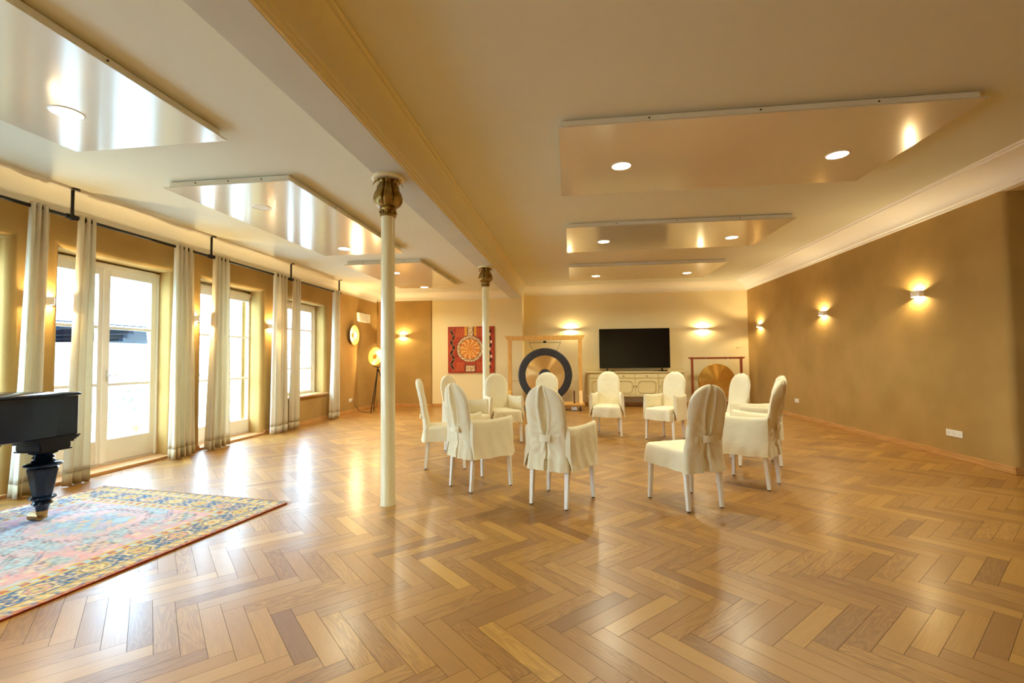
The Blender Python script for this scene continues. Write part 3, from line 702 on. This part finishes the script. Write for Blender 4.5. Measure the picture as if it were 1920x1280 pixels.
# ================================================================== TELEVISION AND SIDEBOARD
t = thing('sideboard', (1.63, 12.18, 0), 'long cream sideboard with octagonal door panels under the television', 'sideboard')
SW, D0, D1 = 1.185, 0, .50
MB().box(-SW, SW, D0+.006, D1, .29, .865).build('body', M['sidetrim_gapshade'], t, bevel=.004)  # darker body colour paints shade into the gaps around doors and drawers
b = MB().box(-SW-.045, SW+.045, -.035, D1+.02, .885, .905); b.box(-SW-.025, SW+.025, -.018, D1, .865, .885); b.build('top', M['side'], t, bevel=.004)
MB().box(-SW-.012, SW+.012, -.012, D1, .275, .30).build('plinth', M['side'], t, bevel=.004)
bw_ = (2*SW-.06)/4
for k in range(4):
    x0 = -SW+.03+k*bw_+.006; x1 = x0+bw_-.012
    dr = MB().box(x0, x1, -.008, .006, .745, .850).build('drawer', M['side'], t, bevel=.003)
    kx = (x0+x1)/2; MB().lathe([(.006, 0), (.006, .012), (.017, .016), (.017, .024), (.006, .03)], 16).xf(Matrix.Translation((kx, -.008, .80)) @ Matrix.Rotation(pi/2, 4, 'X')).build('knob', M['brass'], dr, smooth=True)
    do = MB().box(x0, x1, -.008, .006, .31, .732).build('door', M['side'], t, bevel=.003)
    cxm, czm, hw, hh, cc_ = (x0+x1)/2, .52, (x1-x0)/2-.075, .145, .055
    oc = lambda e_: [(cxm+sx, czm+sz) for sx, sz in ((-hw-e_+cc_, -hh-e_), (hw+e_-cc_, -hh-e_), (hw+e_, -hh-e_+cc_), (hw+e_, hh+e_-cc_), (hw+e_-cc_, hh+e_), (-hw-e_+cc_, hh+e_), (-hw-e_, hh+e_-cc_), (-hw-e_, -hh-e_+cc_))]
    rows = [[(x, y, z) for x, z in oc(e_)] for e_, y in ((0, -.008), (0, -.020), (.014, -.020), (.014, -.008))]
    MB().grid(rows, True).build('panel_moulding', M['sidetrim_gapshade'], do)
    s_ = 1 if k in (0, 1) else -1
    if k == 3: s_ = -1
    kx = (x1-.03) if k in (0, 1) else (x0+.03)
    kh = MB().box(kx-.009, kx+.009, -.011, -.008, .50, .555); kh.lathe([(.001, 0), (.008, .004), (.008, .01), (.001, .014)], 10)
    kh2 = MB().box(kx-.009, kx+.009, -.012, -.008, .50, .555).build('escutcheon', M['brass'], do, bevel=.002)
for sx in (-1, 1):
    for y in (.03, D1-.04):
        MB().lathe([(.016, 0), (.02, .03), (.018, .05), (.030, .22), (.034, .245), (.034, .275)], 16, (sx*(SW-.035), y)).build('leg', M['side'], t, smooth=True)
t = thing('television', (1.655, 12.42, .905), 'large black flat television standing on the cream sideboard', 'television')
hw = .895
MB().box(-hw, hw, -.012, .045, .083, 1.115).build('housing', M['tvframe'], t, bevel=.004)
MB().box(-hw+.008, hw-.008, -.0135, -.011, .105, 1.107).build('screen', M['tvblack'], t)
for sx in (-1, 1):
    f_ = MB().tube([(sx*.69, 0, .09), (sx*.70, -.10, .016)], .013, 8); f_.tube([(sx*.69, .02, .09), (sx*.70, .14, .016)], .013, 8); f_.build('foot', M['tvframe'], t)
for x0, lab in ((.97, 'left'), (2.13, 'right')):
    c = MB().tube([(x0, 12.45, .912), (x0+.06, 12.34, .912), (x0+.12, 12.36, .93), (x0+.17, 12.33, .912), (x0+.10, 12.5, .912)], .006, 6)
    tag(c.build('cable', M['rubber'], smooth=True), 'loose black cable under the %s end of the television' % lab, 'cable')
t = thing('media_box', (2.36, 12.26, .905), 'small flat black box beside the right television foot', 'media box')
MB().box(-.09, .09, -.05, .05, .002, .03).build('case', M['tvframe'], t, bevel=.004)
MB().box(.05, .07, -.052, -.05, .012, .02).build('indicator', M['chrome'], t)

# ================================================================== GONGS
def gong_mat(name, base_, dark):
    m = mat(name, base_, .28, .85); b = bsdf(m); tc = N(m, 'ShaderNodeTexCoord'); sx = N(m, 'ShaderNodeSeparateXYZ'); L(m, tc.outputs['Object'], sx.inputs[0])
    at2 = N(m, 'ShaderNodeMath', operation='ARCTAN2'); L(m, sx.outputs[2], at2.inputs[0]); L(m, sx.outputs[0], at2.inputs[1])
    ln = N(m, 'ShaderNodeVectorMath', operation='LENGTH'); L(m, tc.outputs['Object'], ln.inputs[0])
    cb = N(m, 'ShaderNodeCombineXYZ'); L(m, at2.outputs[0], cb.inputs[0]); L(m, ln.outputs['Value'], cb.inputs[1])
    mp = N(m, 'ShaderNodeMapping'); mp.inputs['Scale'].default_value = (2.2, 60, 1); L(m, cb.outputs[0], mp.inputs[0])
    nz = N(m, 'ShaderNodeTexNoise'); nz.inputs['Scale'].default_value = 1; nz.inputs['Detail'].default_value = 4; L(m, mp.outputs[0], nz.inputs[0])
    n3 = N(m, 'ShaderNodeTexNoise'); n3.inputs['Scale'].default_value = 5; L(m, tc.outputs['Object'], n3.inputs[0])
    mx = N(m, 'ShaderNodeMix', data_type='RGBA'); mx.inputs[6].default_value = base_; mx.inputs[7].default_value = dark; L(m, nz.outputs[0], mx.inputs[0]); L(m, mx.outputs[2], b.inputs['Base Color'])
    bp = N(m, 'ShaderNodeBump'); bp.inputs['Strength'].default_value = .5; bp.inputs['Distance'].default_value = .004; L(m, nz.outputs[0], bp.inputs['Height']); L(m, bp.outputs[0], b.inputs['Normal'])
    # lathe turning marks stretch highlights into radial fans
    tg = N(m, 'ShaderNodeTangent', direction_type='RADIAL', axis='Y'); b.inputs['Anisotropic'].default_value = .9; b.inputs['Anisotropic Rotation'].default_value = .25; L(m, tg.outputs[0], b.inputs['Tangent'])
    return m
M['gong1'] = gong_mat('turned_gong_bronze', srgb(244, 204, 136), srgb(196, 150, 88))
M['gong2'] = gong_mat('aged_gong_bronze', srgb(246, 200, 104), srgb(176, 128, 60))
M['gongrim'] = noisy(mat('oxidised_gong_rim', srgb(62, 60, 60), .55, .5), srgb(48, 48, 52), 12, .8)
RX90 = Matrix.Rotation(pi/2, 4, 'X')     # lathe axis z -> -y (towards the room)
def disc(prof, n=96): return MB().lathe(prof, n, cap0=False, cap1=False).xf(RX90)
t = thing('gong', (-.625, 11.6, .852), 'large round gong with dark rim and dark centre, hanging in the pine stand', 'gong')
GR = .668
o = disc([(.485, .014), (.40, .020), (.25, .024), (.15, .026)]).build('face', M['gong1'], t, smooth=True)
disc([(GR*.985, -.03), (GR, 0), (GR*.99, .006), (GR*.93, .009), (.485, .014)]).build('rim', M['gongrim'], t, smooth=True)
disc([(.152, .026), (.14, .032), (.08, .044), (.001, .05)]).build('boss', M['gongrim'], t, smooth=True)
disc([(GR*.985, -.03), (.4, -.002), (.001, .002)]).build('back', M['gongrim'], t, smooth=True)
t = thing('gong_stand', (-.63, 11.62, 0), 'tall pine frame on castors holding the large gong', 'gong stand')
for sx in (-1, 1):
    MB().box(sx*.873-.046, sx*.873+.046, -.045, .045, .17, 1.74).build('post', M['pine'], t, bevel=.005)
    fe = MB().loops([[(sx*.873-.04, y, z) for y, z in ((-.28, .17), (.28, .17), (.05, .47), (-.05, .47))], [(sx*.873+.04, y, z) for y, z in ((-.28, .17), (.28, .17), (.05, .47), (-.05, .47))]])
    fe.build('foot', M['pine'], t, bevel=.004)
b = MB().loops([[(x, y, z) for x, z in ((-.93, 1.72), (.93, 1.72), (1.0, 1.83), (-1.0, 1.83))] for y in (-.05, .05)]); b.build('crossbeam', M['pine'], t, bevel=.003)
MB().box(-.96, .96, -.30, .30, .125, .17).build('base_board', M['pine'], t, bevel=.005)
for sx in (-1, 1):
    for sy in (-1, 1):
        c = MB().loops([[(sx*.86+x, sy*.24+.052*cos(2*pi*j/24), .052+.052*sin(2*pi*j/24)) for j in range(24)] for x in (-.016, .016)])
        o = c.build('castor', M['rubber'], t, smooth=40); MB().box(sx*.86-.024, sx*.86+.024, sy*.24-.02, sy*.24+.02, .06, .125).build('castor_fork', M['chrome'], o)
ch = MB(); HZ = 1.655
ch.tube([(-.38, -.03, HZ), (.40, -.03, HZ+.004)], .006, 6); ch.tube([(-.38, -.03, HZ), (-.28, -.03, 1.44)], .004, 6); ch.tube([(.40, -.03, HZ), (.29, -.03, 1.44)], .004, 6)
ch.tube([(-.38, -.03, HZ), (-.38, -.03, 1.72)], .002, 6); ch.tube([(.40, -.03, HZ), (.40, -.03, 1.72)], .002, 6)
ch.build('hanger', M['iron'], t)
MB().box(-.03, .045, -.065, -.015, HZ-.01, HZ+.045).build('hook_clamp', M['iron'], t, bevel=.008)
t = thing('mallet', (.085, 11.5, .17), 'thin dark mallet handle standing on the base of the pine stand', 'mallet')
MB().tube([(0, 0, 0), (0, 0, .30)], [.014, .017], 12).build('handle', mat('dark_red_handle', srgb(84, 20, 28), .4), t, smooth=True)
MB().lathe([(.02, 0), (.024, .01), (.02, .03)], 16).build('ferrule', M['iron'], t, smooth=True)
t = thing('power_block', (.08, 11.44, 0), 'small white block on the floor by the gong castor', 'block')
MB().box(-.07, .07, -.04, .04, .0, .10).build('case', M['plastic'], t, bevel=.008); MB().box(-.072, .072, -.042, .042, .0, .012).build('foot', M['rubber'], t)

t = thing('gong', (3.645, 12.27, .64), 'smaller plain bronze gong hanging in the red wooden stand', 'gong')
disc([(.445, -.05), (.452, -.02), (.445, .0), (.34, .014), (.18, .022), (.05, .026), (.001, .026)]).build('face', M['gong2'], t, smooth=True)
disc([(.445, -.05), (.43, -.05), (.43, -.012), (.001, -.004)]).build('back', M['gongrim'], t, smooth=True)
t = thing('gong_stand', (3.65, 12.3, 0), 'low reddish wooden stand in the right corner', 'gong stand')
for sx in (-1, 1):
    MB().box(sx*.59-.024, sx*.59+.024, -.03, .03, .04, 1.22).build('post', M['redwood'], t, bevel=.003)
    MB().box(sx*.59-.03, sx*.59+.03, -.24, .24, 0, .05).build('foot', M['redwood'], t, bevel=.004)
    MB().tube([(sx*.59, 0, 1.25), (sx*.59, 0, 1.275)], .006, 6).build('peg', M['redwood'], t)
MB().loops([[(x, y, z) for x, z in ((-.63, 1.208), (.63, 1.208), (.695, 1.256), (-.695, 1.256))] for y in (-.03, .03)]).build('crossbeam', M['redwood'], t, bevel=.002)
MB().box(-.57, .57, -.015, .015, .09, .14).build('rail', M['redwood'], t, bevel=.002)
for sx in (-1, 1): MB().tube([(sx*.27, -.035, 1.285), (sx*.27, -.035, 1.21), (sx*.22, -.045, 1.02)], .003, 6).build('cord', M['plastic'], t)

# ================================================================== GRAND PIANO (far corner of its case is in frame)
t = thing('piano', (-4.5, 2.4, 0), 'black lacquered piano corner with turned leg, standing on the rug', 'piano')
def rim_outline(e_=0):
    x0, x1, y0, y1 = -.5-e_, .5+e_, -1.2-e_, .98+e_; r = .03; pts = []
    for cx, cy2, a0 in ((x1-r, y0+r, -pi/2), (x1-r, y1-r, 0), (x0+r, y1-r, pi/2), (x0+r, y0+r, pi)):
        for k in range(6): a = a0+pi/2*k/5; pts.append((cx+r*cos(a), cy2+r*sin(a)))
    return pts
MB().loops([[(x, y, z) for x, y in rim_outline(e_)] for e_, z in ((-.01, .675), (0, .682), (0, .99))]).build('case', M['black'], t, smooth=40)
MB().loops([[(x, y, z) for x, y in rim_outline(e_)] for e_, z in ((.004, .993), (.012, .997), (.012, 1.010), (.004, 1.016))]).build('lid', M['black'], t, smooth=40)
def piano_leg(lx, ly):
    b = MB()
    for hw_, z0, z1 in ((.155, .664, .676), (.148, .650, .664), (.138, .636, .650), (.128, .620, .636), (.112, .572, .620), (.122, .562, .572)): b.box(lx-hw_, lx+hw_, ly-hw_, ly+hw_, z0, z1)
    o = b.build('leg', M['black'], t, bevel=.005)
    n = 8
    def octo(r): return [(lx+r*cos(2*pi*(j+.5)/n), ly+r*sin(2*pi*(j+.5)/n)) for j in range(n)]
    MB().lathe([(.070, .563), (.085, .556), (.088, .546), (.070, .538), (.055, .53), (.062, .520), (.070, .512), (.060, .505), (.055, .50), (.068, .492), (.072, .486), (.066, .48)], 40, (lx, ly)).build('turned_neck', M['black'], o, smooth=True)
    MB().lathe([(.066, .482), (.092, .474), (.112, .464), (.118, .454), (.110, .444), (.085, .438)], 40, (lx, ly)).build('turned_collar', M['black'], o, smooth=True)
    MB().loops([[(x, y, z) for x, y in octo(r)] for r, z in ((.088, .44), (.098, .425), (.062, .215), (.058, .205))]).build('shaft', M['black'], o, bevel=.004)
    MB().lathe([(.058, .212), (.080, .205), (.084, .195), (.072, .185), (.052, .172), (.060, .160), (.064, .150), (.050, .138), (.040, .122), (.036, .095)], 40, (lx, ly)).build('turned_foot', M['black'], o, smooth=True)
    MB().lathe([(.032, .11), (.036, .095), (.034, .065), (.02, .055)], 24, (lx, ly)).build('castor_cup', M['brass'], o, smooth=True)
    ct = MB().loops([[(lx-.055+xx, ly+.030*cos(2*pi*j/24), .044+.030*sin(2*pi*j/24)) for j in range(24)] for xx in (-.045, .045)])
    ct.build('castor_wheel', M['brass'], o, smooth=40)
    MB().box(lx-.035, lx+.035, ly-.015, ly+.015, .035, .070).build('castor_fork', M['brass'], o, bevel=.004)
for lx, ly in ((.345, .84), (-.33, .84), (.345, -1.02), (-.33, -1.02)): piano_leg(lx, ly)

# ================================================================== CHAIRS WITH SLIPCOVERS
def wr(x, y, z, s=9, a=.004): return a*(noise.noise(Vector((x*s, y*s, z*s)))+.5*noise.noise(Vector((x*s*2.3, y*s*2.3, z*s*2.3))))
def back_mesh(arms):
    nu, hs = 40, []
    z = .31; fl_ = .022 if arms else .036
    while z < .84: hs.append((z, None)); z += .0165
    for k in range(17): hs.append((.84+.19*sin(pi/2*k/16), cos(pi/2*k/16)))
    def hw(z, c): 
        if c is not None: return .188*max(c, .03)
        return .182+.006*min(1, max(0, (z-.6)/.2))+fl_*max(0, (.58-z)/.27)
    def yc(z): return -.205-.105*max(0, (z-.45)/.58)**1.15+(.0 if z > .45 else -.012*(.45-z)/.15)
    rows = []
    for z, c in hs:
        w = hw(z, c); row = []
        th = .030*(1 if c is None else max(.25, min(1, c*1.6)))
        for j in range(nu+1):            # front surface left to right
            s = -1+2*j/nu; q = (1-abs(s)**5)**.5 if abs(s) < 1 else 0
            x = w*s; y = yc(z)+th*q+wr(x, 1, z, 8, .006)
            row.append((x, y, z))
        for j in range(nu, -1, -1)[1:-1] if 0 else range(nu-1, 0, -1):      # rear surface right to left
            s = -1+2*j/nu; q = (1-abs(s)**5)**.5
            x = w*s; d = th*q+.006*q
            if z > .62:                   # open pleat above the tie
                tt = (z-.62)/.40; g = .006+.030*sin(pi*min(1, tt))**.8 if tt < 1 else .005
                ax = abs(x)
                d -= .042*max(0, 1-(ax/g)**2) if ax < g else 0
                d += .009*math.exp(-((ax-g-.012)/.012)**2)
                d += .005*sin((ax*46+tt*3.0))*max(0, 1-tt)*q
            elif z > .55: d -= .004*(1-abs(s)); d += .002*sin(x*120)
            else:                         # slit opening towards the hem
                tt = (.55-z)/.25; g = .004+(.010 if arms else .030)*tt
                if abs(x) < g: d -= .045
                d += .007*math.exp(-((abs(x)-g-.02)/.02)**2)+.016*tt+.005*sin(x*60)*tt
            # folds radiating from the tie
            an = math.atan2(z-.59, abs(x)+.02); rr = sqrt(x*x+(z-.59)**2)
            d += .007*sin(an*16)*math.exp(-rr*7)*q
            row.append((x, yc(z)-d+wr(x, 5, z, 7, .008)*q, z))
        rows.append(row)
    return MB().loops(rows)
def seat_mesh(arm):
    def ring(e_, z, rip=0):
        pts = []; yb, yf = -.215, .285; wb, wf = .175+(.02 if not arm else 0), .215+(.018 if not arm else 0); n = 20
        for k in range(n): pts.append((lerp(-wb, -wf, k/n), lerp(yb, yf-.045, k/n)))
        for k in range(n): a = pi-pi/2*k/n*1; pts.append((-wf+.045+.045*cos(a), yf-.045+.045*sin(a)))
        for k in range(n): pts.append((lerp(-wf+.045, wf-.045, k/n), yf+.012*sin(pi*k/n)))
        for k in range(n): a = pi/2-pi/2*k/n; pts.append((wf-.045+.045*cos(a), yf-.045+.045*sin(a)))
        for k in range(n): pts.append((lerp(wf, wb, k/n), lerp(yf-.045, yb, k/n)))
        cx, cy2 = 0, .03; out = []
        for x, y in pts:
            X, Y = cx+(x-cx)*e_, cy2+(y-cy2)*e_
            r_ = rip*(sin(x*34+y*28)*.5+noise.noise(Vector((x*7, y*7, z*3))))
            L_ = sqrt((X-cx)**2+(Y-cy2)**2) or 1
            out.append((X+(X-cx)/L_*r_, Y+(Y-cy2)/L_*r_, z+wr(x, y, z, 8, .006)))
        return out
    rows = [ring(1.045, .315, .013), ring(1.035, .35, .011), ring(1.02, .40, .007), ring(1.005, .44, .002), ring(.995, .462, .001), ring(.97, .477), ring(.93, .484), ring(.8, .489), ring(.55, .492), ring(.25, .493)]
    return MB().loops(rows, cap0=False)
def arm_mesh(s):
    rows = []; n = 18
    for k in range(n+1):
        t_ = k/n; y = lerp(-.240, .215, t_); xc = lerp(.190, .245, t_); zt = .685-.014*sin(pi*t_)+.010*t_; th = .024; row = []
        ed = 1 if 0 < k < n else .82
        prof = [(-th, .45), (-th, .52), (-th, .60), (-th*.98, zt-.03), (-th*.75, zt-.010), (0, zt), (th*.75, zt-.010), (th, zt-.03), (th+.004, .60), (th+.006, .52), (th+.010, .44), (th+.016, .37), (th+.022, .315), (th+.014, .315), (th, .37), (0, .43)]
        for px_, pz_ in prof:
            o_ = wr(px_+3*s, y, pz_, 8, .008); row.append((s*(xc+px_*ed+o_+(.004*sin(y*50+pz_*20) if pz_ < .6 and px_ > 0 else 0)), y+wr(1, y, pz_, 6, .002), pz_+.004*sin(y*26)*(pz_ < .33)))
        rows.append(row)
    return MB().loops(rows)
def make_chair(label, arms):
    t = thing('chair', (0, 0, 0), label, 'chair', group='slipcovered chairs in a circle')
    back_mesh(arms).build('backrest', M['cover'], t, smooth=60)
    seat_mesh(arms).build('seat', M['cover'], t, smooth=50)
    if arms:
        for s in (-1, 1): arm_mesh(s).build('armrest', M['cover'], t, smooth=50)
    tie = MB(); rows = []
    for k in range(13):
        q = -1+2*k/12; x = .052*q; y = -.2625-.030+.012*q*q; rows.append([(x, y-.003, .562-.006*abs(q)), (x, y-.006, .585), (x, y-.003, .612+.006*abs(q)), (x, y+.004, .612), (x, y+.004, .562)])
    tie.loops(rows).build('tie_band', M['cover'], t, smooth=50)
    for sx, sy, xb, yb in ((-1, 1, .225, .22), (1, 1, .225, .22), (-1, -1, .165, -.225), (1, -1, .165, -.225)):
        tx = (sx*(xb-.015), yb-.012) if sy > 0 else (sx*(xb+.0), yb+.035)
        bt = (sx*xb, yb); lw, lb = .020, .0155
        q = lambda c, w: [(c[0]-w, c[1]-w), (c[0]+w, c[1]-w), (c[0]+w, c[1]+w), (c[0]-w, c[1]+w)]
        o = MB().loops([[(x, y, .008) for x, y in q(bt, lb)], [(x, y, .42) for x, y in q(tx, lw)]]).build('leg', M['chairpaint'], t, bevel=.003)
        MB().lathe([(.012, 0), (.012, .009)], 14, bt).build('felt_pad', M['rubber'], o)
    return t
CH = [('armchair', -.106, 4.202, -24.3, 1, 'armchair seen from behind, front and centre, left of the armless one'),
      ('armchair', -.918, 4.625, -40.9, 1, 'armchair seen from behind, just right of the near column'),
      ('armless', -1.491, 5.451, -74.9, 0, 'armless chair in side view, nearest the near column'),
      ('armless', .989, 4.245, 25.4, 0, 'armless chair seen from behind at the front right of the circle'),
      ('armchair', 1.746, 4.933, 53.3, 1, 'rightmost armchair, its side and back towards us'),
      ('armchair', .601, 7.851, 171.6, 1, 'armchair facing us in front of the sideboard, below the television'),
      ('armchair', 1.464, 7.472, 140.9, 1, 'armchair facing us at the right end of the sideboard'),
      ('armchair', 2.16, 5.88, 84, 1, 'armchair mostly hidden behind the rightmost armchair'),
      ('armless', 2.04, 6.62, 112, 0, 'bright chair back between the small gong and rightmost armchair'),
      ('armchair', -1.46, 6.40, -111.7, 1, 'armchair whose round back rises behind the two left chairs, below the red painting'),
      ('armchair', -1.05, 7.15, -152, 1, 'armchair facing us beside the far column'),
      ('armless', -.41, 7.50, 176, 0, 'armless chair facing us before the large gong, half hidden')]
protos = {}
for kind, x, y, th, arms, lab in CH:
    if arms not in protos:
        c = make_chair(lab, arms); c.location = (x, y, 0); c.rotation_euler.z = radians(th); protos[arms] = c
    else: dup(protos[arms], (x, y, 0), radians(th), lab)
